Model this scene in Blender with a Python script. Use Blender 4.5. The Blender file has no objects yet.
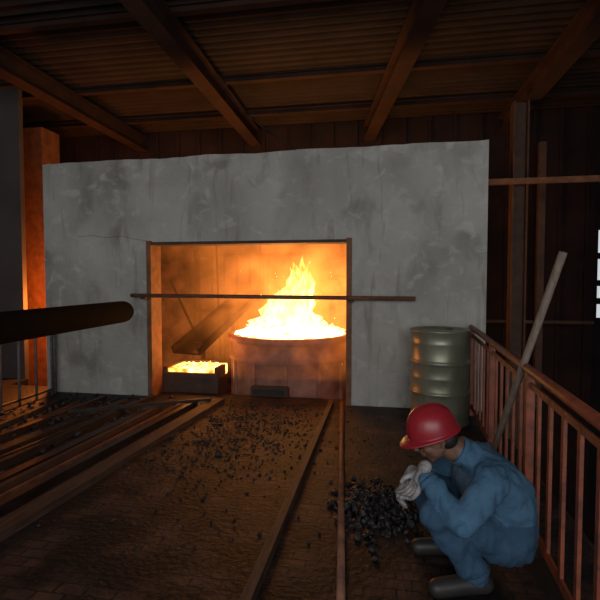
import bpy, bmesh, math, random
from mathutils import Vector, Matrix, noise
random.seed(7)
scene = bpy.context.scene
scene.view_settings.view_transform = 'Standard'
scene.view_settings.look = 'None'
scene.view_settings.exposure = 0.0
COL = scene.collection

# ------------------------------------------------------------ materials
def mat(name, c1, c2=None, rough=0.7, metal=0.0, scale=4.0, bump=0.0, bscale=None, detail=6, stretch=None, lo=0.35, hi=0.65, spec=None):
    m = bpy.data.materials.new(name); m.use_nodes = True
    nt = m.node_tree; b = nt.nodes['Principled BSDF']
    b.inputs['Roughness'].default_value = rough
    b.inputs['Metallic'].default_value = metal
    if spec is not None: b.inputs['Specular IOR Level'].default_value = spec
    tc = nt.nodes.new('ShaderNodeTexCoord'); mp = nt.nodes.new('ShaderNodeMapping')
    nt.links.new(tc.outputs['Object'], mp.inputs[0])
    if stretch: mp.inputs['Scale'].default_value = stretch
    if c2 is None: c2 = tuple(x*0.7 for x in c1)
    n = nt.nodes.new('ShaderNodeTexNoise'); n.inputs['Scale'].default_value = scale; n.inputs['Detail'].default_value = detail
    n.inputs['Roughness'].default_value = 0.6
    r = nt.nodes.new('ShaderNodeValToRGB')
    r.color_ramp.elements[0].position = lo; r.color_ramp.elements[1].position = hi
    r.color_ramp.elements[0].color = (*c1, 1); r.color_ramp.elements[1].color = (*c2, 1)
    nt.links.new(mp.outputs[0], n.inputs['Vector']); nt.links.new(n.outputs['Fac'], r.inputs[0])
    nt.links.new(r.outputs[0], b.inputs['Base Color'])
    if bump:
        n2 = nt.nodes.new('ShaderNodeTexNoise'); n2.inputs['Scale'].default_value = bscale or scale*4; n2.inputs['Detail'].default_value = 8
        nt.links.new(mp.outputs[0], n2.inputs['Vector'])
        bp = nt.nodes.new('ShaderNodeBump'); bp.inputs['Strength'].default_value = bump; bp.inputs['Distance'].default_value = 0.02
        nt.links.new(n2.outputs['Fac'], bp.inputs['Height']); nt.links.new(bp.outputs[0], b.inputs['Normal'])
    return m

def emis(name, c1, c2, s1, s2, scale=8, lo=0.35, hi=0.65):
    m = bpy.data.materials.new(name); m.use_nodes = True
    nt = m.node_tree; nt.nodes.remove(nt.nodes['Principled BSDF'])
    out = nt.nodes['Material Output']
    e = nt.nodes.new('ShaderNodeEmission'); tc = nt.nodes.new('ShaderNodeTexCoord')
    n = nt.nodes.new('ShaderNodeTexNoise'); n.inputs['Scale'].default_value = scale; n.inputs['Detail'].default_value = 5
    r = nt.nodes.new('ShaderNodeValToRGB')
    r.color_ramp.elements[0].position = lo; r.color_ramp.elements[1].position = hi
    r.color_ramp.elements[0].color = (*c1, 1); r.color_ramp.elements[1].color = (*c2, 1)
    mr = nt.nodes.new('ShaderNodeMapRange'); mr.inputs[1].default_value = lo; mr.inputs[2].default_value = hi
    mr.inputs[3].default_value = s1; mr.inputs[4].default_value = s2
    nt.links.new(tc.outputs['Object'], n.inputs['Vector']); nt.links.new(n.outputs['Fac'], r.inputs[0]); nt.links.new(n.outputs['Fac'], mr.inputs[0])
    nt.links.new(r.outputs[0], e.inputs[0]); nt.links.new(mr.outputs[0], e.inputs[1]); nt.links.new(e.outputs[0], out.inputs[0])
    return m

def concrete():
    m = mat('concrete_plaster', (0.40,0.385,0.35), (0.54,0.515,0.47), rough=0.92, scale=1.3, bump=0.5, bscale=14, detail=9, lo=0.3, hi=0.7)
    nt = m.node_tree; b = nt.nodes['Principled BSDF']; ramp = [n for n in nt.nodes if n.type=='VALTORGB'][0]
    mp = [n for n in nt.nodes if n.type=='MAPPING'][0]
    def stain(scale, st, lo, hi, col, prev):
        mp2 = nt.nodes.new('ShaderNodeMapping'); mp2.inputs['Scale'].default_value = st
        nt.links.new(mp.outputs[0], mp2.inputs[0])
        n = nt.nodes.new('ShaderNodeTexNoise'); n.inputs['Scale'].default_value = scale; n.inputs['Detail'].default_value = 8; n.inputs['Distortion'].default_value = 0.6
        nt.links.new(mp2.outputs[0], n.inputs['Vector'])
        r = nt.nodes.new('ShaderNodeValToRGB'); r.color_ramp.elements[0].position = lo; r.color_ramp.elements[1].position = hi
        nt.links.new(n.outputs['Fac'], r.inputs[0])
        mx = nt.nodes.new('ShaderNodeMixRGB'); mx.inputs[2].default_value = (*col, 1)
        nt.links.new(r.outputs[0], mx.inputs[0]); nt.links.new(prev, mx.inputs[1])
        return mx.outputs[0]
    o = stain(1.1, (1,1,0.8), 0.42, 0.72, (0.29,0.275,0.25), ramp.outputs[0])
    o = stain(2.6, (1,1,0.6), 0.54, 0.78, (0.21,0.195,0.175), o)
    o = stain(6.0, (1,1,1.2), 0.54, 0.80, (0.60,0.58,0.53), o)
    o = stain(5.0, (1.8,1,0.25), 0.58, 0.85, (0.20,0.155,0.12), o)
    nt.links.new(o, b.inputs['Base Color'])
    return m

def brickmat(name, c1, c2, mortar, scale, rough=0.45, bump=0.6, rowh=0.25, bw=0.5, msize=0.03, dark=0.12, lo=0.4, hi=0.62):
    m = bpy.data.materials.new(name); m.use_nodes = True
    nt = m.node_tree; b = nt.nodes['Principled BSDF']
    tc = nt.nodes.new('ShaderNodeTexCoord'); br = nt.nodes.new('ShaderNodeTexBrick')
    br.inputs['Scale'].default_value = scale; br.inputs['Color1'].default_value = (*c1,1); br.inputs['Color2'].default_value = (*c2,1)
    br.inputs['Mortar'].default_value = (*mortar,1); br.inputs['Mortar Size'].default_value = msize
    br.inputs['Brick Width'].default_value = bw; br.inputs['Row Height'].default_value = rowh
    n = nt.nodes.new('ShaderNodeTexNoise'); n.inputs['Scale'].default_value = 3.5; n.inputs['Detail'].default_value = 8
    r = nt.nodes.new('ShaderNodeValToRGB'); r.color_ramp.elements[0].position = lo; r.color_ramp.elements[1].position = hi
    r.color_ramp.elements[0].color = (dark,dark,dark*1.05,1); r.color_ramp.elements[1].color = (1,1,1,1)
    mx = nt.nodes.new('ShaderNodeMixRGB'); mx.blend_type = 'MULTIPLY'; mx.inputs[0].default_value = 1
    nt.links.new(tc.outputs['Object'], br.inputs['Vector']); nt.links.new(tc.outputs['Object'], n.inputs['Vector'])
    nt.links.new(n.outputs['Fac'], r.inputs[0]); nt.links.new(br.outputs['Color'], mx.inputs[1]); nt.links.new(r.outputs[0], mx.inputs[2])
    nt.links.new(mx.outputs[0], b.inputs['Base Color'])
    n2 = nt.nodes.new('ShaderNodeTexNoise'); n2.inputs['Scale'].default_value = 30; n2.inputs['Detail'].default_value = 6
    nt.links.new(tc.outputs['Object'], n2.inputs['Vector'])
    sb = nt.nodes.new('ShaderNodeMath'); sb.operation = 'SUBTRACT'
    nt.links.new(n2.outputs['Fac'], sb.inputs[0]); nt.links.new(br.outputs['Fac'], sb.inputs[1])
    bp = nt.nodes.new('ShaderNodeBump'); bp.inputs['Strength'].default_value = bump; bp.inputs['Distance'].default_value = 0.02
    nt.links.new(sb.outputs[0], bp.inputs['Height']); nt.links.new(bp.outputs[0], b.inputs['Normal'])
    b.inputs['Roughness'].default_value = rough
    return m

M_conc = concrete()
M_rust = mat('rusty_steel', (0.10,0.045,0.025), (0.05,0.028,0.02), rough=0.75, scale=6, bump=0.3)
M_rustbright = mat('rust_orange_steel', (0.26,0.10,0.035), (0.14,0.055,0.02), rough=0.65, scale=9, bump=0.3)
M_beam = mat('painted_roof_steel', (0.055,0.027,0.018), (0.030,0.017,0.013), rough=0.85, scale=3, spec=0.2)
M_roof = mat('roof_sheet', (0.043,0.028,0.021), (0.026,0.018,0.014), rough=0.85, scale=2, spec=0.2)
M_backwall = mat('sooty_wall_sheet', (0.035,0.018,0.014), (0.016,0.010,0.009), rough=0.9, scale=1.2, spec=0.2)
M_darkwall = mat('dark_cladding', (0.02,0.015,0.014), (0.010,0.008,0.008), rough=0.9, scale=1.5, spec=0.2)
M_greywall = mat('grey_steel_plate', (0.085,0.072,0.068), (0.055,0.044,0.04), rough=0.8, scale=1.0)
M_black = mat('black_iron', (0.02,0.018,0.018), (0.035,0.028,0.025), rough=0.6, metal=0.3, scale=8, bump=0.3)
M_matte = mat('matte_soot', (0.008,0.006,0.006), (0.015,0.011,0.010), rough=1.0, scale=8, bump=0.3, spec=0.03)
M_blackpipe = mat('black_pipe_paint', (0.006,0.006,0.007), (0.011,0.009,0.010), rough=0.95, scale=8, bump=0.15, spec=0.04)
M_plate = mat('sooty_floor_plate', (0.010,0.009,0.011), (0.025,0.020,0.022), rough=0.6, scale=5, bump=0.7, bscale=25, spec=0.35)
M_brickfloor = brickmat('floor_brick', (0.10,0.048,0.033), (0.05,0.026,0.02), (0.008,0.007,0.007), 1.0, rough=0.62, rowh=0.075, bw=0.15, msize=0.006, dark=0.05, lo=0.45, hi=0.68)
M_pit = mat('pit_ash', (0.03,0.02,0.018), (0.05,0.03,0.025), rough=0.9, scale=5)
M_plank = mat('scorched_plank', (0.11,0.062,0.042), (0.04,0.025,0.019), rough=0.65, scale=6, stretch=(6,0.6,6), bump=0.4)
M_steelbar = mat('worn_steel_bar', (0.06,0.04,0.035), (0.018,0.014,0.013), rough=0.42, metal=0.4, scale=7, stretch=(3,0.6,3))
M_coal = mat('coke_lumps', (0.010,0.009,0.011), (0.035,0.031,0.035), rough=0.42, scale=20, bump=0.5)
M_brick = brickmat('fire_brick', (0.35,0.17,0.09), (0.25,0.12,0.07), (0.12,0.07,0.05), 4.0, rough=0.9)
M_pipe = mat('rusty_pipe', (0.26,0.11,0.06), (0.12,0.05,0.035), rough=0.6, scale=10, bump=0.2)
M_rail = mat('red_oxide_railing', (0.29,0.07,0.03), (0.13,0.036,0.02), rough=0.5, scale=12, bump=0.15)
M_greyrail = mat('grey_railing', (0.18,0.17,0.17), (0.09,0.08,0.08), rough=0.6, scale=8)
M_wood = mat('weathered_pole_wood', (0.24,0.175,0.14), (0.14,0.10,0.08), rough=0.75, scale=6, stretch=(8,8,0.7), bump=0.2)
M_drum = mat('drum_green_paint', (0.34,0.34,0.25), (0.20,0.20,0.14), rough=0.34, metal=0.45, scale=3, bump=0.08, bscale=8, stretch=(1,1,0.5))
M_drumrust = mat('drum_rust', (0.13,0.085,0.055), (0.09,0.085,0.06), rough=0.5, metal=0.4, scale=8)
M_vessel = mat('ladle_shell', (0.42,0.20,0.14), (0.22,0.10,0.07), rough=0.8, scale=4, bump=0.4)
M_red = mat('red_helmet_plastic', (0.36,0.02,0.03), (0.27,0.016,0.024), rough=0.32, scale=5)
M_blue = mat('blue_work_jacket', (0.07,0.165,0.27), (0.045,0.115,0.20), rough=0.85, scale=7, bump=0.3, bscale=60)
M_navy = mat('blue_trousers', (0.04,0.095,0.17), (0.025,0.065,0.12), rough=0.9, scale=7, bump=0.3, bscale=60)
M_skin = mat('tanned_skin', (0.20,0.10,0.065), (0.15,0.075,0.05), rough=0.55, scale=10)
M_glove = mat('white_cotton_glove', (0.45,0.43,0.43), (0.15,0.135,0.13), rough=0.95, scale=22, bump=0.4, bscale=120)
M_boot = mat('black_boot_rubber', (0.02,0.02,0.02), (0.035,0.03,0.028), rough=0.5, scale=8)
M_hair = mat('black_hair', (0.008,0.007,0.007), (0.015,0.012,0.012), rough=0.6, scale=60)
M_eye = mat('eye_white', (0.6,0.58,0.55), (0.55,0.5,0.5), rough=0.2)
M_iris = mat('eye_iris', (0.02,0.012,0.01), (0.02,0.012,0.01), rough=0.15)
M_molten = emis('molten_metal', (1.0,0.36,0.04), (1.0,0.78,0.28), 2.2, 9.0, scale=5, lo=0.3, hi=0.55)
M_slag = emis('glowing_slag', (1.0,0.28,0.03), (1.0,0.65,0.18), 1.6, 6.0, scale=9)

# ------------------------------------------------------------ mesh builder
class B:
    def __init__(s): s.bm = bmesh.new(); s.mats = []
    def mi(s, m):
        if m not in s.mats: s.mats.append(m)
        return s.mats.index(m)
    def _tag(s, faces, m, smooth=False):
        i = s.mi(m)
        for f in faces: f.material_index = i; f.smooth = smooth
    def box(s, a, b, m, rot=None, bev=0.0):
        a = Vector(a); b = Vector(b); c = (a+b)/2; d = b-a
        mx = Matrix.Translation(c) @ (rot.to_4x4() if rot else Matrix.Identity(4)) @ Matrix.Diagonal((abs(d.x),abs(d.y),abs(d.z),1))
        r = bmesh.ops.create_cube(s.bm, size=1, matrix=mx)
        fs = set(f for v in r['verts'] for f in v.link_faces)
        s._tag(fs, m)
        if bev:
            es = list(set(e for v in r['verts'] for e in v.link_edges))
            bmesh.ops.bevel(s.bm, geom=es, offset=bev, segments=2, affect='EDGES')
        return s
    def cyl(s, p, q, r, m, seg=16, r2=None, smooth=True):
        p = Vector(p); q = Vector(q); d = q-p
        rot = d.to_track_quat('Z','Y').to_matrix().to_4x4()
        mx = Matrix.Translation((p+q)/2) @ rot
        res = bmesh.ops.create_cone(s.bm, cap_ends=True, segments=seg, radius1=r, radius2=(r if r2 is None else r2), depth=d.length, matrix=mx)
        fs = set(f for v in res['verts'] for f in v.link_faces)
        s._tag(fs, m)
        if smooth:
            for f in fs:
                if len(f.verts) == 4: f.smooth = True
        return s
    def bar(s, p, q, w, h, m):
        p = Vector(p); q = Vector(q); d = (q-p); L = d.length; d.normalize()
        up = Vector((0,0,1)) if abs(d.z) < 0.95 else Vector((0,1,0))
        side = d.cross(up).normalized(); up = side.cross(d)
        R = Matrix((side, d, up)).transposed()
        return s.box((p+q)/2-Vector((w/2,L/2,h/2)), (p+q)/2+Vector((w/2,L/2,h/2)), m, rot=R)
    def ibeam(s, p, q, w, h, t, m):
        p = Vector(p); q = Vector(q); d = (q-p).normalized()
        up = Vector((0,0,1)) if abs(d.z) < 0.95 else Vector((0,1,0))
        side = d.cross(up).normalized(); up = side.cross(d)
        s.bar(p, q, t, h-2*t, m)
        o = up*(h/2-t/2)
        s.bar(p+o, q+o, w, t, m); s.bar(p-o, q-o, w, t, m)
        return s
    def lathe(s, prof, c, m, seg=48, smooth=True, M=None):
        c = Vector(c); rings = []
        for r, z in prof:
            ring = []
            for k in range(seg):
                p = Vector((max(r,1e-4)*math.cos(2*math.pi*k/seg), max(r,1e-4)*math.sin(2*math.pi*k/seg), z))
                if M: p = M @ p
                ring.append(s.bm.verts.new(c+p))
            rings.append(ring)
        fs = []
        for a, b in zip(rings, rings[1:]):
            for k in range(seg):
                fs.append(s.bm.faces.new((a[k], a[(k+1)%seg], b[(k+1)%seg], b[k])))
        s._tag(fs, m, smooth)
        return s
    def chunk(s, c, r, m):
        res = bmesh.ops.create_icosphere(s.bm, subdivisions=1, radius=r)
        sc = Vector((random.uniform(.6,1.3), random.uniform(.6,1.3), random.uniform(.4,.9)))
        Rm = Matrix.Rotation(random.uniform(0,6.28), 3, Vector((random.random(),random.random(),random.random()+.01)).normalized())
        for v in res['verts']:
            p = v.co*random.uniform(.75,1.15); p = Rm @ Vector((p.x*sc.x,p.y*sc.y,p.z*sc.z)); v.co = p+Vector(c)
        s._tag(set(f for v in res['verts'] for f in v.link_faces), m)
    def done(s, name, parent=None, matrix=None, recalc=True):
        if recalc: bmesh.ops.recalc_face_normals(s.bm, faces=s.bm.faces)
        me = bpy.data.meshes.new(name); s.bm.to_mesh(me); s.bm.free()
        for m in s.mats: me.materials.append(m)
        o = bpy.data.objects.new(name, me); COL.objects.link(o)
        if parent: o.parent = parent
        if matrix: o.matrix_world = matrix
        return o
def empty(name, loc=(0,0,0), rz=0):
    e = bpy.data.objects.new(name, None); COL.objects.link(e); e.location = loc; e.rotation_euler = (0,0,rz); e.empty_display_size = 0.1
    return e
def blob_mesh(bones, vox, smooth=6):
    bm = bmesh.new()
    for (p,r1,q,r2) in bones:
        p = Vector(p); q = Vector(q); L = (q-p).length; n = max(1,int(L/(0.22*min(r1,r2))))
        for i in range(n+1):
            t = i/n
            bmesh.ops.create_icosphere(bm, subdivisions=3 if max(r1,r2)>0.03 else 2, radius=r1+(r2-r1)*t, matrix=Matrix.Translation(p.lerp(q,t)))
    me = bpy.data.meshes.new('tmp'); bm.to_mesh(me); bm.free()
    o = bpy.data.objects.new('tmp', me); COL.objects.link(o)
    rm = o.modifiers.new('r','REMESH'); rm.mode = 'VOXEL'; rm.voxel_size = vox; rm.use_smooth_shade = True
    s = o.modifiers.new('s','SMOOTH'); s.iterations = smooth; s.factor = 0.5
    dg = bpy.context.evaluated_depsgraph_get(); me2 = bpy.data.meshes.new_from_object(o.evaluated_get(dg))
    bpy.data.objects.remove(o)
    return me2

# ------------------------------------------------------------ room shell
b = B(); b.box((-9,-3,-0.12),(-1.98,5.62,0), M_plate); b.box((-9,5.62,-0.12),(-5.1,5.99,0), M_plate); b.done('floor')
b = B(); b.box((-1.98,-3,-0.12),(1.15,5.62,0.0), M_brickfloor); b.done('floor_brick')
b = B(); b.box((-9,-6,-2.6),(6,10,-2.5), M_pit); b.done('floor_ground')
b = B(); b.box((-4.6,5.62,-0.7),(1.12,8.4,-0.6), M_pit); b.done('floor_furnace_pit')

def shield_wall():
    bm = bmesh.new()
    y0, y1 = 5.37, 5.57
    X0, X1, OX0, OX1, OZ = -4.29, 1.12, -2.83, -0.367, 1.90
    n = 54
    xs = sorted(set([X0+(X1-X0)*i/n for i in range(n+1)] + [OX0, OX1]))
    def top(x): return 2.955 + 0.012*(x)*0.6 + 0.018*noise.noise(Vector((x*1.7,3.1,0))) + 0.010*noise.noise(Vector((x*7,1.1,0)))
    def col(x, zb):
        return [bm.verts.new((x,y0,zb)), bm.verts.new((x,y0,OZ)), bm.verts.new((x,y0,top(x))), bm.verts.new((x,y1,top(x))), bm.verts.new((x,y1,OZ)), bm.verts.new((x,y1,zb))]
    cols = [col(x, 0.0) for x in xs]
    for i in range(len(xs)-1):
        a, c = cols[i], cols[i+1]
        hole = xs[i] >= OX0-1e-6 and xs[i+1] <= OX1+1e-6
        f = bm.faces.new
        f((a[1],c[1],c[2],a[2])); f((a[2],c[2],c[3],a[3])); f((a[3],c[3],c[4],a[4]))
        if hole: f((a[4],c[4],c[1],a[1]))
        else:
            f((a[0],c[0],c[1],a[1])); f((a[4],c[4],c[5],a[5])); f((a[5],c[5],c[0],a[0]))
    for i in (0, len(xs)-1):
        a = cols[i]; bm.faces.new((a[0],a[1],a[4],a[5])); bm.faces.new((a[1],a[2],a[3],a[4]))
    for xx in (OX0, OX1):
        a = cols[xs.index(xx)]; bm.faces.new((a[0],a[1],a[4],a[5]))
    bmesh.ops.recalc_face_normals(bm, faces=bm.faces)
    me = bpy.data.meshes.new('wall_front'); bm.to_mesh(me); bm.free(); me.materials.append(M_conc)
    o = bpy.data.objects.new('wall_front', me); COL.objects.link(o)
shield_wall()
b = B()
b.box((-2.86,5.335,0),(-2.80,5.60,1.93), M_rustbright); b.box((-0.405,5.335,0),(-0.345,5.60,1.93), M_rustbright)
b.box((-2.80,5.345,1.88),(-0.405,5.60,1.915), M_rust)
b.done('trim_opening_frame')
b = B(); pts = [(-3.8,2.0),(-3.6,2.01),(-3.42,1.98),(-3.2,2.0),(-3.05,1.96),(-2.84,1.93)]
for a_, c_ in zip(pts, pts[1:]): b.bar((a_[0],5.369,a_[1]),(c_[0],5.369,c_[1]),0.004,0.004,M_rust)
b.done('trim_wall_crack')

b = B()
b.box((-9,8.45,-2.5),(3.44,8.6,4.6), M_backwall)
b.box((3.44,8.45,-2.5),(6,8.6,0.72), M_darkwall); b.box((3.44,8.45,2.35),(6,8.6,4.6), M_darkwall)
x = -8.9
while x < 3.3:
    b.box((x,8.40,-0.6),(x+0.05,8.45,4.5), M_backwall); x += 0.42
b.done('wall_back')
b = B()
for xx in (3.44, 3.60, 3.84, 4.3, 5.0): b.box((xx,8.46,0.72),(xx+0.06,8.56,2.35), M_darkwall)
for z in (0.72, 1.05, 1.35, 1.80, 2.28): b.box((3.44,8.47,z),(6,8.55,z+0.10), M_darkwall)
b.done('window_1')
b = B(); b.box((-9.1,-4,-2.5),(-9,8.6,4.6), M_darkwall); b.done('wall_left')
b = B(); b.box((6,-4,-2.5),(6.1,8.6,4.6), M_darkwall)
b.done('wall_right')
b = B(); b.box((-9,6.0,-2.5),(-5.16,6.08,4.2), M_greywall)
for xx in (-8.4,-7.4,-6.4): b.box((xx,5.97,0.0),(xx+0.07,6.0,4.2), M_greywall)
b.done('wall_partition_left')

bm = bmesh.new()
n = 300; ys = (-2.5, 8.6); prev = None
for i in range(n+1):
    y = ys[0]+(ys[1]-ys[0])*i/n; z = 4.28 + 0.03*math.sin(y*2*math.pi/0.15)
    v = [bm.verts.new((-9,y,z)), bm.verts.new((6,y,z))]
    if prev: bm.faces.new((prev[0],prev[1],v[1],v[0]))
    prev = v
me = bpy.data.meshes.new('ceiling'); bm.to_mesh(me); bm.free(); me.materials.append(M_roof)
o = bpy.data.objects.new('ceiling', me); COL.objects.link(o)
b = B()
for (xa, xb) in ((-6.6,-6.6),(-4.38,-4.52),(-2.05,-2.30),(1.6,-0.25),(2.15,1.98),(4.4,4.3)):
    b.ibeam((xa,-2.4,4.03),(xb,8.40,4.03), 0.20, 0.26, 0.018, M_beam)
for y in (-1.5,0,1.5,3.0,4.6,6.3,7.6):
    b.ibeam((-8.9,y,4.205),(5.9,y,4.205), 0.09, 0.08, 0.01, M_beam)
b.done('roof_beam_frame')

def column(name, x, y, m, w=0.24, zt=3.9, zb=-2.5, boxed=False):
    b = B()
    b.box((x-w/2,y-w/2,zb),(x-w/2+0.02,y+w/2,zt), m); b.box((x+w/2-0.02,y-w/2,zb),(x+w/2,y+w/2,zt), m)
    if boxed:
        b.box((x-w/2+0.02,y-w/2+0.01,zb),(x+w/2-0.02,y-w/2+0.03,zt), m); b.box((x-w/2+0.02,y+w/2-0.03,zb),(x+w/2-0.02,y+w/2-0.01,zt), m)
    else: b.box((x-w/2,y-0.01,zb),(x+w/2,y+0.01,zt), m)
    b.box((x-w/2-0.04,y-w/2-0.04,zb),(x+w/2+0.04,y+w/2+0.04,zb+0.03), m)
    return b.done(name)
column('steel_column', -5.60, 6.95, M_rustbright, w=0.42, boxed=True)
column('steel_column', 1.86, 7.0, M_rust, w=0.2)
column('steel_column', 3.0, 6.6, M_rust, w=0.24)
b = B(); b.box((1.10,6.85,2.76),(5.9,6.89,2.84), M_rustbright); b.box((1.10,6.89,2.81),(5.9,7.05,2.84), M_rustbright); b.done('wall_girt')
b = B()
b.box((0.9,8.05,0.75),(3.3,8.1,0.8),M_rust); b.box((2.4,7.9,-0.6),(2.5,8.0,3.6),M_rust); b.box((0.6,8.0,-0.6),(0.7,8.1,3.6),M_rust); b.done('wall_bracing')

# ------------------------------------------------------------ furnace bay
C = Vector((-1.30,6.55,-0.6)); H = 1.30
b = B()
prof = [(0.0,0.0),(0.72,0.0),(0.76,0.06),(0.80,0.30),(0.84,0.32),(0.84,0.38),(0.80,0.40),(0.82,0.95),(0.86,0.97),(0.86,1.03),(0.82,1.05),(0.83,H-0.10),(0.88,H-0.08),(0.88,H-0.01),(0.86,H),(0.80,H),(0.78,H-0.04),(0.76,H-0.35),(0.0,H-0.36)]
b.lathe(prof, C, M_vessel, seg=72)
for k in range(12):
    a = 2*math.pi*k/12+0.13; r = 0.83
    b.box(C+Vector((r*math.cos(a)-0.02, r*math.sin(a)-0.02, 0.4)), C+Vector((r*math.cos(a)+0.02, r*math.sin(a)+0.02, 0.96)), M_vessel, rot=Matrix.Rotation(a,3,'Z'))
ladle = b.done('ladle_furnace')
bm = bmesh.new(); seg = 60; rings = []
for i in range(17):
    r = 0.79*i/16; ring = []
    for k in range(seg):
        a = 2*math.pi*k/seg; x = r*math.cos(a); y = r*math.sin(a)
        z = H+0.0 + 0.22*math.exp(-((x+0.08)**2+(y)**2)/0.20)*(1-(r/0.8)**4) + (0.08*noise.noise(Vector((x*5,y*5,0.3))) + 0.05*noise.noise(Vector((x*14,y*14,2))))*(1-0.5*r)
        ring.append(bm.verts.new(C+Vector((x,y,z))))
    rings.append(ring)
for a_, c_ in zip(rings, rings[1:]):
    for k in range(seg):
        bm.faces.new((a_[k],a_[(k+1)%seg],c_[(k+1)%seg],c_[k]))
me = bpy.data.meshes.new('molten_bath'); bm.to_mesh(me); bm.free(); me.materials.append(M_molten)
o = bpy.data.objects.new('molten_bath', me); COL.objects.link(o); o.parent = ladle

def flame_mat(name, z0, z1):
    m = bpy.data.materials.new(name); m.use_nodes = True; nt = m.node_tree; nt.nodes.remove(nt.nodes['Principled BSDF'])
    out = nt.nodes['Material Output']; tc = nt.nodes.new('ShaderNodeTexCoord'); sp = nt.nodes.new('ShaderNodeSeparateXYZ')
    nt.links.new(tc.outputs['Object'], sp.inputs[0])
    mr = nt.nodes.new('ShaderNodeMapRange'); mr.inputs[1].default_value = z0; mr.inputs[2].default_value = z1
    nt.links.new(sp.outputs['Z'], mr.inputs[0])
    n = nt.nodes.new('ShaderNodeTexNoise'); n.inputs['Scale'].default_value = 7; n.inputs['Detail'].default_value = 4; n.inputs['Distortion'].default_value = 0.8
    mp = nt.nodes.new('ShaderNodeMapping'); mp.inputs['Scale'].default_value = (1.4,1.4,0.6)
    nt.links.new(tc.outputs['Object'], mp.inputs[0]); nt.links.new(mp.outputs[0], n.inputs['Vector'])
    su = nt.nodes.new('ShaderNodeMath'); su.operation = 'SUBTRACT'; su.inputs[1].default_value = 0.5
    nt.links.new(n.outputs['Fac'], su.inputs[0])
    ad = nt.nodes.new('ShaderNodeMath'); ad.operation = 'MULTIPLY_ADD'; ad.inputs[1].default_value = 2.2
    nt.links.new(su.outputs[0], ad.inputs[0]); nt.links.new(mr.outputs[0], ad.inputs[2])
    r = nt.nodes.new('ShaderNodeValToRGB'); cr = r.color_ramp
    cr.elements[0].position = 0.0; cr.elements[0].color = (1,0.78,0.28,1)
    cr.elements[1].position = 1.0; cr.elements[1].color = (0.9,0.16,0.01,1)
    e1 = cr.elements.new(0.55); e1.color = (1,0.50,0.07,1)
    nt.links.new(ad.outputs[0], r.inputs[0])
    st = nt.nodes.new('ShaderNodeMapRange'); st.inputs[1].default_value = 0; st.inputs[2].default_value = 1; st.inputs[3].default_value = 3.8; st.inputs[4].default_value = 1.0
    nt.links.new(ad.outputs[0], st.inputs[0])
    e = nt.nodes.new('ShaderNodeEmission'); nt.links.new(r.outputs[0], e.inputs[0]); nt.links.new(st.outputs[0], e.inputs[1])
    tr = nt.nodes.new('ShaderNodeBsdfTransparent'); mx = nt.nodes.new('ShaderNodeMixShader')
    al = nt.nodes.new('ShaderNodeMapRange'); al.inputs[1].default_value = 0.3; al.inputs[2].default_value = 1.2; al.inputs[3].default_value = 0.42; al.inputs[4].default_value = 0.0
    nt.links.new(ad.outputs[0], al.inputs[0])
    nt.links.new(al.outputs[0], mx.inputs[0]); nt.links.new(tr.outputs[0], mx.inputs[1]); nt.links.new(e.outputs[0], mx.inputs[2]); nt.links.new(mx.outputs[0], out.inputs[0])
    return m
M_flame = flame_mat('flame', 0.85, 2.0)
b = B()
def tongue(x, y, z, h, r, lean, seed):
    seg = 18; n = 26; rings = []
    for i in range(n+1):
        t = i/n
        rad = r*(math.sin(math.pi*min(1,(t*0.75+0.25)))**0.7)*(1-t**3) + 0.002
        cx = x + lean*h*t**1.2 + 0.22*h*t*noise.noise(Vector((seed,t*3.2,0))) ; cy = y + 0.15*h*t*noise.noise(Vector((seed+9,t*3,0)))
        ring = []
        for k in range(seg):
            a = 2*math.pi*k/seg + t*2.0
            rr = rad*(1+1.2*noise.noise(Vector((math.cos(a)*1.6+seed, math.sin(a)*1.6, t*6))))
            ring.append(b.bm.verts.new((cx+rr*math.cos(a), cy+rr*math.sin(a), z+h*t)))
        rings.append(ring)
    fs = []
    for a_, c_ in zip(rings, rings[1:]):
        for k in range(seg): fs.append(b.bm.faces.new((a_[k],a_[(k+1)%seg],c_[(k+1)%seg],c_[k])))
    b._tag(fs, M_flame, True)
specs = [(-1.40,6.5,1.12,.23,.22),(-1.34,6.42,.95,.22,.30),(-1.48,6.45,.84,.23,.32),(-1.28,6.6,1.08,.21,.14),(-1.60,6.5,.60,.22,.42),(-1.72,6.4,.40,.19,.4),
         (-1.12,6.5,.65,.19,.0),(-1.5,6.2,.40,.18,.3),(-1.2,6.15,.36,.17,.1),(-1.4,6.7,1.10,.19,.10),(-1.84,6.6,.28,.15,.4),(-0.85,6.55,.26,.18,.1),(-0.95,6.4,.34,.16,.0),(-1.40,6.9,.75,.18,.2),(-1.62,6.85,.5,.16,.4),(-1.25,6.55,1.2,.15,.16),(-1.15,6.7,1.0,.16,-.05),(-0.7,6.6,.2,.12,0)]
for i, (x,y,h,r,l) in enumerate(specs): tongue(x,y,0.64,h,r,l,i*3.7+1.3)
b.done('flames', parent=ladle, recalc=False)
b = B()
M_spark = emis('sparks', (1,0.35,0.05),(1,0.6,0.2),6,10)
for i in range(120):
    a = random.uniform(0,6.28); r = random.uniform(0.1,1.0)
    p = Vector((-1.2+r*math.cos(a)*0.85, 6.3+r*math.sin(a)*0.5, random.uniform(0.2,1.6)))
    if (p.xy-C.xy).length < 0.9 and p.z < 0.75: continue
    b.chunk(p, random.uniform(0.003,0.005), M_spark)
b.done('sparks_burst', parent=ladle)

b = B(); b.box((-1.62,5.60,-0.6),(-1.14,5.68,0.12), M_rust, bev=0.01); b.box((-1.58,5.585,0.02),(-1.18,5.60,0.08), M_black); b.done('ladle_stop_block')

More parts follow.
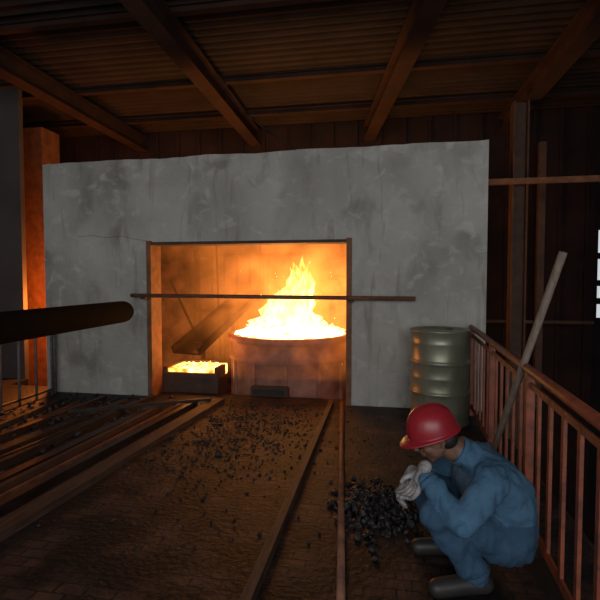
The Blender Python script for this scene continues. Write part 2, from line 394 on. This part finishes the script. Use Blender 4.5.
b = B()
b.box((-2.80,5.64,-0.6),(-2.06,5.70,0.25), M_rust); b.box((-2.80,6.16,-0.6),(-2.25,6.22,0.33), M_rust)
b.box((-2.82,5.66,-0.6),(-2.76,6.20,0.32), M_rust); b.box((-2.12,5.68,-0.6),(-2.07,5.96,0.32), M_rust)
b.box((-2.78,5.68,-0.6),(-2.12,6.18,0.16), M_rust)
b.box((-2.77,5.69,0.16),(-2.115,6.17,0.295), M_slag)
for i in range(60): b.chunk((random.uniform(-2.7,-2.2),random.uniform(5.75,6.1),0.30),random.uniform(.02,.045),M_slag)
b.done('slag_pan')
b = B()
p = Vector((-2.60,5.90,0.46)); q = Vector((-2.20,7.5,1.16)); d = (q-p).normalized(); side = d.cross(Vector((0,0,1))).normalized(); up = side.cross(d)
b.bar(p, q, 0.42, 0.03, M_matte); b.bar(p+side*0.21+up*0.04, q+side*0.21+up*0.04, 0.03, 0.11, M_matte); b.bar(p-side*0.21+up*0.04, q-side*0.21+up*0.04, 0.03, 0.11, M_matte)
for t in (0.35, 0.85):
    c = p.lerp(q, t); b.bar(Vector((c.x-0.16,c.y+.1,-0.6)), c+Vector((-0.16,0.1,-0.02)), 0.05,0.05,M_matte)
for t in (0.15,0.4,0.65,0.9):
    c = p.lerp(q,t)+up*0.02; b.bar(c-side*0.2,c+side*0.2,0.03,0.03,M_matte)
b.done('pouring_launder')
b = B()
for (p,q,r) in (((-3.02,6.35,1.42),(-2.62,6.3,0.66),.018),((-3.05,7.3,1.95),(-2.95,7.6,-0.6),.02),((-2.75,7.5,2.1),(-2.62,7.3,0.2),.016),((-3.25,7.9,2.0),(-3.3,7.7,-0.6),.02),((-2.1,7.9,2.2),(-2.05,7.7,-0.6),.018),((-1.95,7.95,2.1),(-1.98,7.8,-0.6),.012)):
    b.cyl(p,q,r,M_matte,seg=8)
b.done('stirring_rods')
b = B()
for i in range(9):
    x = -3.3+i*0.24; b.cyl((x,8.1,-0.6),(x,8.1,1.90),0.02,M_matte,seg=8)
b.cyl((-3.4,8.1,1.90),(-1.3,8.1,1.90),0.03,M_matte,seg=8); b.cyl((-3.4,8.1,0.9),(-1.3,8.1,0.9),0.025,M_matte,seg=8)
b.done('bay_railing')
b = B(); b.box((-0.85,7.50,-0.6),(0.5,8.15,1.75), M_brick); b.box((-0.9,7.48,1.75),(0.55,8.18,1.85), M_rust, bev=0.01)
b.box((-0.72,7.46,0.9),(-0.40,7.52,1.5), M_rust, bev=0.01); b.cyl((-0.56,7.49,1.2),(-0.56,7.44,1.2),0.06,M_black)
b.box((-0.87,7.47,1.45),(0.5,7.51,1.52), M_matte)
b.done('brick_furnace')
b = B(); b.box((-4.2,8.25,-0.6),(0.9,8.38,2.6), M_brick); b.done('wall_bay_brick')

m = bpy.data.materials.new('glowing_smoke'); m.use_nodes = True; nt = m.node_tree; nt.nodes.remove(nt.nodes['Principled BSDF'])
tc = nt.nodes.new('ShaderNodeTexCoord')
vs = nt.nodes.new('ShaderNodeVectorMath'); vs.operation = 'SUBTRACT'; vs.inputs[1].default_value = (-1.05,6.55,1.15)
nt.links.new(tc.outputs['Object'], vs.inputs[0])
vm = nt.nodes.new('ShaderNodeVectorMath'); vm.operation = 'MULTIPLY'; vm.inputs[1].default_value = (0.8,0.7,0.95); nt.links.new(vs.outputs[0], vm.inputs[0])
vl = nt.nodes.new('ShaderNodeVectorMath'); vl.operation = 'LENGTH'; nt.links.new(vm.outputs[0], vl.inputs[0])
mr = nt.nodes.new('ShaderNodeMapRange'); mr.interpolation_type = 'SMOOTHSTEP'; mr.inputs[1].default_value = 0.1; mr.inputs[2].default_value = 1.35; mr.inputs[3].default_value = 1.0; mr.inputs[4].default_value = 0.10
nt.links.new(vl.outputs['Value'], mr.inputs[0])
n = nt.nodes.new('ShaderNodeTexNoise'); n.inputs['Scale'].default_value = 2.4; n.inputs['Detail'].default_value = 3; n.inputs['Distortion'].default_value = 0.7; nt.links.new(tc.outputs['Object'], n.inputs['Vector'])
nr = nt.nodes.new('ShaderNodeMapRange'); nr.inputs[1].default_value = 0.38; nr.inputs[2].default_value = 0.66; nr.inputs[3].default_value = 0.18; nr.inputs[4].default_value = 1.0
nt.links.new(n.outputs['Fac'], nr.inputs[0])
mu = nt.nodes.new('ShaderNodeMath'); mu.operation = 'MULTIPLY'; nt.links.new(mr.outputs[0], mu.inputs[0]); nt.links.new(nr.outputs[0], mu.inputs[1])
mu2 = nt.nodes.new('ShaderNodeMath'); mu2.operation = 'MULTIPLY'; mu2.inputs[1].default_value = 2.5; nt.links.new(mu.outputs[0], mu2.inputs[0])
e = nt.nodes.new('ShaderNodeEmission'); e.inputs[0].default_value = (1,0.25,0.035,1); nt.links.new(mu2.outputs[0], e.inputs[1])
nt.links.new(e.outputs[0], nt.nodes['Material Output'].inputs['Volume'])
b = B(); b.box((-3.0,5.62,0.2),(-0.1,8.2,2.6), m); sm = b.done('furnace_smoke')

# ------------------------------------------------------------ things in front
b = B(); b.cyl((-3.03,5.27,1.262),(0.36,5.27,1.245),0.024,M_pipe,seg=16)
b.box((-2.90,5.25,1.215),(-2.84,5.37,1.235),M_rust); b.box((-0.38,5.25,1.20),(-0.32,5.37,1.22),M_rust)
b.done('barrier_pipe')

b = B(); b.cyl((-2.20,0.2,1.155),(-2.385,3.98,1.155),0.10,M_blackpipe,seg=40)
b.lathe([(0.10,0),(0.098,0.03),(0.088,0.06),(0.06,0.08),(0.0,0.088)],(-2.385,3.98,1.155),M_blackpipe,seg=40,M=Vector((-0.185,3.78,0)).to_track_quat('Z','Y').to_matrix())
for y in (0.8, 1.75):
    x = -2.20-0.185*(y-0.2)/3.78
    b.bar((x-0.28,y,0),(x-0.02,y,1.06),0.05,0.05,M_black); b.bar((x+0.28,y,0),(x+0.02,y,1.06),0.05,0.05,M_black); b.box((x-0.17,y-0.03,0.5),(x+0.17,y+0.03,0.55),M_black)
    b.box((x-0.08,y-0.04,1.03),(x+0.08,y+0.04,1.06),M_black)
b.done('black_pipe')

b = B()
y = 5.25
while y > 1.0:
    b.cyl((-4.13,y,0),(-4.13,y,1.0),0.014,M_greyrail,seg=8); y -= 0.27
b.cyl((-4.13,5.3,1.0),(-4.13,1.0,1.0),0.02,M_greyrail); b.cyl((-4.13,5.3,0.06),(-4.13,1.0,0.06),0.016,M_greyrail)
b.cyl((-4.13,5.3,0),(-4.13,5.3,1.0),0.025,M_greyrail)
b.done('grey_railing')

def RX(y): return 0.776+(y-1.86)*0.0519
b = B()
b.cyl((RX(5.3),5.3,0.94),(RX(0.4),0.4,0.94),0.026,M_rail); b.bar((RX(5.3),5.3,0.10),(RX(0.4),0.4,0.10),0.012,0.05,M_rail)
b.bar((RX(5.3),5.3,0.86),(RX(0.4),0.4,0.86),0.010,0.035,M_rail)
y = 5.2; i = 0
while y > 0.4:
    if i % 6 == 0: b.box((RX(y)-0.022,y-0.022,0),(RX(y)+0.022,y+0.022,0.94),M_rail)
    else: b.box((RX(y)-0.008,y-0.014,0.08),(RX(y)+0.008,y+0.014,0.87),M_rail)
    y -= 0.2; i += 1
b.done('red_railing')

b = B(); R = 0.29; Hh = 0.95
prof = [(0,0.02),(R-0.02,0.02),(R-0.012,0.0),(R+0.006,0.0),(R+0.008,0.012),(R,0.022)]
def rib(z): return [(R,z-0.03),(R+0.004,z-0.02),(R+0.014,z-0.006),(R+0.014,z+0.006),(R+0.004,z+0.02),(R,z+0.03)]
prof += [(R,0.12),(R+.003,.13),(R,.14)] + rib(Hh*0.34) + [(R,Hh*0.5-.01),(R+.003,Hh*.5),(R,Hh*.5+.01)] + rib(Hh*0.66) + [(R,Hh-.14),(R+.003,Hh-.13),(R,Hh-.12),(R,Hh-0.024),(R+0.009,Hh-0.014),(R+0.007,Hh),(R-0.008,Hh),(R-0.014,Hh-0.006),(R-0.016,Hh-0.022),(0,Hh-0.02)]
b.lathe(prof,(0.586,4.95,0),M_drum,seg=64)
b.cyl((0.70,5.10,Hh-0.022),(0.70,5.10,Hh-0.006),0.035,M_drumrust); b.cyl((0.45,4.80,Hh-0.022),(0.45,4.80,Hh-0.008),0.018,M_drumrust)
b.done('oil_drum')

b = B(); b.cyl((0.612,3.165,0.0),(0.955,2.72,1.60),0.019,M_wood,seg=14,r2=0.022); b.done('wooden_pole')

b = B()
b.bar((-1.90,5.25,0.025),(-2.22,1.2,0.025),0.14,0.05,M_plank); b.done('floor_plank')
b = B(); b.bar((-0.57,5.35,0.03),(-0.58,1.4,0.03),0.05,0.06,M_plank); b.done('floor_plank')
b = B(); b.cyl((-0.46,5.40,0.022),(-0.17,2.0,0.022),0.02,M_pipe); b.cyl((-0.42,5.2,0.02),(-0.30,3.6,0.02),0.012,M_black); b.done('steel_rod')
b = B()
for (x0,y0,x1,y1,w,h,mm) in ((-2.12,5.05,-2.42,1.5,0.06,0.06,M_steelbar),(-2.28,5.0,-2.52,2.0,0.025,0.03,M_pipe),(-2.42,5.1,-2.62,1.6,0.05,0.05,M_rust),(-2.54,4.9,-2.80,1.6,0.09,0.03,M_steelbar),(-2.72,5.2,-3.0,1.6,0.05,0.06,M_black),(-2.84,5.0,-3.12,2.2,0.03,0.03,M_steelbar),(-2.98,5.0,-3.28,2.0,0.10,0.04,M_black),(-3.3,5.1,-3.5,2.2,0.05,0.05,M_steelbar),(-3.5,4.9,-3.42,3.4,0.03,0.03,M_rust),(-3.75,4.9,-3.6,2.6,0.06,0.04,M_black)):
    b.bar((x0,y0,h/2+0.002),(x1,y1,h/2+0.002),w,h,mm)
b.bar((-3.2,4.3,0.09),(-1.95,5.1,0.07),0.04,0.03,M_black)
b.done('steel_bars')
b = B()
for i in range(3600):
    if i < 600: x = random.gauss(-3.3,0.6); y = random.gauss(4.5,0.7)
    elif i < 2500: x = random.gauss(-1.25,0.34); y = random.gauss(4.5,0.75)
    elif i < 3000: x = random.uniform(-3.9,0.3); y = random.uniform(2.3,5.2)
    else: x = random.gauss(-0.02,0.11); y = random.gauss(2.95,0.16)  # low heap put in for a dark patch of unknown nature
    if i < 3000 and not (-4.05 < x < 0.25 and y < 5.3): continue
    if i >= 3000:
        rr = math.hypot(x+0.02,(y-2.95)*0.8); r = random.choice((0.014,0.02,0.028))
        b.chunk((x,y,r*0.4+random.random()*max(0,0.12-rr*0.5)),r,M_coal); continue
    r = random.choice((0.005,0.007,0.010,0.015))*(2.1 if i < 600 else 1)
    b.chunk((x,y,r*0.45),r,M_coal)
b.done('coke_debris')

b = B()
pts = [Vector((-1.95,5.2,3.92)),Vector((-1.80,5.22,3.65)),Vector((-1.58,5.25,3.38)),Vector((-1.3,5.3,3.15)),Vector((-1.0,5.36,2.95))]
for a_, c_ in zip(pts, pts[1:]): b.cyl(a_,c_,0.008,M_black,seg=8)
b.done('hanging_cable')

# ------------------------------------------------------------ worker
worker = empty('crouching_worker', (0.415,2.355,-0.0), math.radians(10))
def segdist(c,p,q):
    d = q-p; t = max(0,min(1,(c-p).dot(d)/max(1e-9,d.dot(d)))); return (c-(p+d*t)).length, t
def place(me, name, mats=(), parent=worker, M=None):
    o = bpy.data.objects.new(name, me); COL.objects.link(o); o.parent = parent
    for m_ in mats: me.materials.append(m_)
    for p_ in me.polygons: p_.use_smooth = True
    if M: o.matrix_local = M
    return o
S,T_,N_ = 0,1,2
bones = []
def bn(cat,p,r1,q,r2): bones.append((cat,Vector(p),r1,Vector(q),r2))
for sgn in (-1,1):
    bn(T_,(0.17,0.085*sgn,0.235),0.125,(0.185,0.07*sgn,0.33),0.118)
    bn(S,(0.185,0.07*sgn,0.33),0.118,(0.155,0.08*sgn,0.44),0.122)
    bn(S,(0.155,0.08*sgn,0.44),0.122,(0.085,0.09*sgn,0.515),0.105)
    bn(S,(0.085,0.09*sgn,0.515),0.105,(0.045,0.165*sgn,0.535),0.070)
    bn(S,(0.04,0.04*sgn,0.565),0.07,(-0.01,0.02*sgn,0.60),0.062)
bn(S,(0.06,-0.08,0.46),0.10,(0.06,0.08,0.46),0.10)
bn(N_,(-0.01,0,0.60),0.056,(-0.12,0,0.665),0.054)
bn(S,(0.045,-0.18,0.53),0.072,(-0.115,-0.265,0.385),0.053); bn(S,(-0.115,-0.265,0.385),0.052,(-0.235,-0.135,0.535),0.038)
bn(S,(0.045,0.18,0.53),0.072,(-0.10,0.26,0.37),0.053); bn(S,(-0.10,0.26,0.37),0.052,(-0.25,0.09,0.45),0.038)
for sgn in (-1,1):
    bn(T_,(0.16,0.09*sgn,0.225),0.115,(-0.20,0.165*sgn,0.385),0.07)
    bn(T_,(-0.20,0.165*sgn,0.385),0.068,(-0.10,0.16*sgn,0.24),0.064)
    bn(T_,(-0.10,0.16*sgn,0.24),0.064,(0.0,0.15*sgn,0.09),0.052)
me = blob_mesh([(p,r1,q,r2) for (_,p,r1,q,r2) in bones], 0.010, 5)
for m_ in (M_blue, M_navy, M_skin): me.materials.append(m_)
me.update()
nor = [v.normal.copy() for v in me.vertices]
for v, nn in zip(me.vertices, nor):
    c = v.co
    if c.x < -0.03 and abs(c.y) < 0.08 and c.z > 0.59: continue
    f = noise.noise(Vector((c.x*11,c.y*9,c.z*20)))*0.012 + abs(noise.noise(Vector((c.x*22+5,c.y*16,c.z*9))))*0.020
    v.co = c + nn*f
for p_ in me.polygons:
    best = 9; cat = 0
    for (ct,p,r1,q,r2) in bones:
        d_, t = segdist(p_.center,p,q); d_ -= r1+(r2-r1)*t
        if d_ < best: best = d_; cat = ct
    p_.material_index = cat; p_.use_smooth = True
body = bpy.data.objects.new('body', me); COL.objects.link(body); body.parent = worker
b = B()
def ring(center, axis, r, tube, m, sx=1.0, seg=28, tseg=8):
    Rm = Vector(axis).to_track_quat('Z','Y').to_matrix(); rings = []
    for i in range(seg):
        a = 2*math.pi*i/seg; cc = Vector((r*sx*math.cos(a), r*math.sin(a), 0)); o_ = Vector((math.cos(a),math.sin(a),0))
        rings.append([b.bm.verts.new(Vector(center)+Rm@(cc+o_*tube*0.6*math.cos(2*math.pi*k/tseg)+Vector((0,0,tube*1.6*math.sin(2*math.pi*k/tseg))))) for k in range(tseg)])
    fs = []
    for i in range(seg):
        A = rings[i]; Bq = rings[(i+1)%seg]
        for k in range(tseg): fs.append(b.bm.faces.new((A[k],A[(k+1)%tseg],Bq[(k+1)%tseg],Bq[k])))
    b._tag(fs, m, True)
ring((-0.035,0,0.615),(-0.9,0,0.5),0.066,0.012,M_blue)
ring((-0.226,-0.145,0.525),(-0.12,0.13,0.15),0.043,0.009,M_blue)
ring((-0.24,0.10,0.445),(-0.15,-0.17,0.08),0.043,0.009,M_blue)
for sgn in (-1,1): ring((-0.005,0.15*sgn,0.105),(0.1,0,-0.15),0.06,0.010,M_navy)
b.done('jacket_trim', parent=worker)
for sgn in (-1,1):
    y = 0.155*sgn
    me = blob_mesh([((0.03,y,0.055),0.045,(-0.06,y,0.05),0.046),((-0.06,y,0.05),0.046,(-0.19,y*1.08,0.04),0.042),((0.01,y,0.06),0.046,(-0.005,y,0.13),0.047)],0.007,4)
    for v in me.vertices:
        if v.co.z < 0.006: v.co.z = 0.001
    place(me,'boot',(M_boot,))
HM = Matrix.Translation((-0.165,0,0.690)) @ Matrix.Rotation(math.radians(-24),4,'Y')
hb = [((0.02,0,0.025),0.088,(-0.015,0,0.03),0.083),((0.03,0,0.0),0.080,(0,0,-0.01),0.076),
      ((-0.02,0.012,-0.045),0.056,(-0.045,0.0,-0.082),0.030),((-0.02,-0.012,-0.045),0.056,(-0.045,0.0,-0.082),0.030),
      ((0.0,0.05,-0.05),0.022,(-0.05,0.018,-0.092),0.018),((0.0,-0.05,-0.05),0.022,(-0.05,-0.018,-0.092),0.018),
      ((-0.055,0.038,-0.03),0.024,(-0.045,0.042,-0.035),0.024),((-0.055,-0.038,-0.03),0.024,(-0.045,-0.042,-0.035),0.024),
      ((-0.082,0.028,0.022),0.012,(-0.080,0.010,0.020),0.013),((-0.082,-0.028,0.022),0.012,(-0.080,-0.010,0.020),0.013),
      ((-0.088,0,0.010),0.009,(-0.108,0,-0.026),0.011),((-0.098,0.010,-0.030),0.008,(-0.098,-0.010,-0.030),0.008),
      ((-0.080,0.016,-0.052),0.008,(-0.088,0,-0.050),0.009),((-0.080,-0.016,-0.052),0.008,(-0.088,0,-0.050),0.009),
      ((-0.078,0.014,-0.064),0.008,(-0.085,0,-0.064),0.010),((-0.078,-0.014,-0.064),0.008,(-0.085,0,-0.064),0.010),
      ((0.02,0,-0.05),0.052,(0.055,0,-0.10),0.052)]
me = blob_mesh(hb,0.0042,3); place(me,'head',(M_skin,),M=HM)
for sgn in (-1,1):
    me = blob_mesh([((0.005,0.080*sgn,0.018),0.008,(0.022,0.087*sgn,0.014),0.009),((0.022,0.088*sgn,0.014),0.009,(0.020,0.086*sgn,-0.015),0.008),((0.020,0.086*sgn,-0.015),0.008,(0.006,0.080*sgn,-0.034),0.007),((0.008,0.078*sgn,-0.01),0.009,(0.008,0.078*sgn,0.0),0.009)],0.003,2); place(me,'ear',(M_skin,),M=HM)
b = B()
for sgn in (-1,1):
    r_ = bmesh.ops.create_uvsphere(b.bm,u_segments=16,v_segments=10,radius=0.012,matrix=Matrix.Translation((-0.074,0.029*sgn,0.002))); b._tag(set(f for v in r_['verts'] for f in v.link_faces),M_eye,True)
    r_ = bmesh.ops.create_uvsphere(b.bm,u_segments=12,v_segments=8,radius=0.006,matrix=Matrix.Translation((-0.0812,0.029*sgn,0.001))); b._tag(set(f for v in r_['verts'] for f in v.link_faces),M_iris,True)
    b.bar((-0.091,0.012*sgn,0.026),(-0.084,0.042*sgn,0.028),0.006,0.006,M_hair)
o = b.done('eyes', parent=worker); o.matrix_local = HM
me = blob_mesh([((0.035,0,0.03),0.088,(0.0,0,0.045),0.088),((0.05,0.035,-0.02),0.052,(0.05,-0.035,-0.02),0.052),((0.055,0,-0.05),0.05,(0.06,0,-0.035),0.05),((0.0,0.07,0.02),0.016,(-0.005,0.072,-0.005),0.008),((0.0,-0.07,0.02),0.016,(-0.005,-0.072,-0.005),0.008)],0.005,3)
place(me,'hair',(M_hair,),M=HM)
b = B(); seg = 72; rings = []
a0, b0, h0 = 0.124, 0.106, 0.128
nphi = 18
for i in range(nphi):
    ph = math.radians(88*(1-i/(nphi-1)))
    ringv = []
    for k in range(seg):
        th = 2*math.pi*k/seg; cp = math.cos(ph)**0.85
        x = a0*cp*math.cos(th); y = b0*cp*math.sin(th); z = h0*math.sin(ph)
        rid = 0.007*math.exp(-(y/0.010)**2)*min(1,math.sin(ph)*1.6) + 0.004*math.exp(-((abs(y)-0.034)/0.007)**2)*min(1,math.sin(ph)*1.4)
        ringv.append(b.bm.verts.new((x*(1+rid*2),y,z+rid)))
    rings.append(ringv)
for (ext, dz) in ((0.006,-0.004),(0.6,-0.009),(1.0,-0.014),(1.0,-0.018),(0.5,-0.013),(0.0,-0.008)):
    ringv = []
    for k in range(seg):
        th = 2*math.pi*k/seg; fr = max(0,-math.cos(th))**2.5
        w = (0.012+0.038*fr)*ext; ca, sa = math.cos(th), math.sin(th)
        ringv.append(b.bm.verts.new(((a0+w)*ca,(b0+w)*sa,dz-0.010*fr*ext)))
    rings.append(ringv)
fs = []
for A,Bq in zip(rings,rings[1:]):
    for k in range(seg): fs.append(b.bm.faces.new((A[k],A[(k+1)%seg],Bq[(k+1)%seg],Bq[k])))
fs.append(b.bm.faces.new(rings[0][::-1])); b._tag(fs,M_red,True)
o = b.done('hard_hat', parent=worker); o.matrix_local = HM @ Matrix.Translation((0.005,0,0.028)) @ Matrix.Rotation(math.radians(6),4,'Y')
def hand(name, M, curl):
    hb = [((0.0,0,0),0.026,(0.03,0,0),0.027)]
    for yy in (-0.028,-0.010,0.010,0.026): hb.append(((0.02,yy*0.7,0),0.017,(0.082,yy,0),0.0145))
    L = {0.029:(0.040,0.024,0.018),0.010:(0.045,0.028,0.019),-0.011:(0.041,0.026,0.018),-0.031:(0.032,0.020,0.016)}
    for j,(yy,ls) in enumerate(L.items()):
        p = Vector((0.085,yy,0)); ang = 0.0; c = curl*(1+0.12*j)
        for s_,l in enumerate(ls):
            ang += c*(0.8,1.0,0.8)[s_]
            q = p+Vector((l*math.cos(ang), l*yy*2.0, -l*math.sin(ang))); hb.append((p,0.0115-0.001*s_,q,0.0105-0.001*s_)); p = q
    hb += [((0.018,0.02,-0.003),0.017,(0.045,0.046,-0.012),0.0135),((0.045,0.046,-0.012),0.013,(0.072,0.056,-0.026),0.0115),((0.072,0.056,-0.026),0.0115,(0.092,0.052,-0.040),0.0095)]
    hb.append(((-0.035,0,0),0.031,(-0.005,0,0),0.028))
    me = blob_mesh(hb,0.0035,2); return place(me,name,(M_glove,),M=M)
def frame(pos, fdir, tdir):
    x = Vector(fdir).normalized(); z = x.cross(Vector(tdir)).normalized(); y = z.cross(x)
    return Matrix.Translation(pos) @ Matrix((x,y,z)).transposed().to_4x4()
hand('gloved_hand', frame((-0.252,-0.118,0.555),(-0.32,0.12,-0.8),(-0.3,0.9,0.25)), 0.5)
hand('gloved_hand', frame((-0.268,0.065,0.46),(-0.5,-0.35,-0.45),(-0.3,-0.9,0.1)), 0.6)

# ------------------------------------------------------------ lights
def light(name, kind, loc, power, color, **kw):
    l = bpy.data.lights.new(name, kind); l.energy = power; l.color = color
    for k,v in kw.items(): setattr(l,k,v)
    o = bpy.data.objects.new(name,l); COL.objects.link(o); o.location = loc; return o
light('furnace_glow','POINT',(-1.3,6.45,1.25),95,(1,0.34,0.08),shadow_soft_size=0.3)
light('slag_glow','POINT',(-2.42,5.85,0.55),12,(1,0.33,0.07),shadow_soft_size=0.12)
light('furnace_glow_left','POINT',(-4.80,6.22,1.1),110,(1,0.25,0.035),shadow_soft_size=0.12)
w = bpy.data.worlds.new('overcast'); scene.world = w; w.use_nodes = True
bg = w.node_tree.nodes['Background']; bg.inputs[0].default_value = (0.90,0.95,1.0,1); bg.inputs[1].default_value = 0.62
o = light('rear_daylight_fill','AREA',(0.6,-3.5,2.6),130,(1.0,0.985,0.96),shape='RECTANGLE',size=6.0,size_y=2.6)  # added area lamp, fills in soft daylight from the unseen rear side
o.rotation_euler = (math.radians(85),0,0)

cam = bpy.data.cameras.new('camera'); co = bpy.data.objects.new('camera', cam); COL.objects.link(co)
co.location = (0,0,1.45); co.rotation_euler = (math.radians(90-2.45),0,math.radians(10)); cam.lens = 28.0; cam.sensor_width = 36; cam.clip_end = 100
scene.camera = co
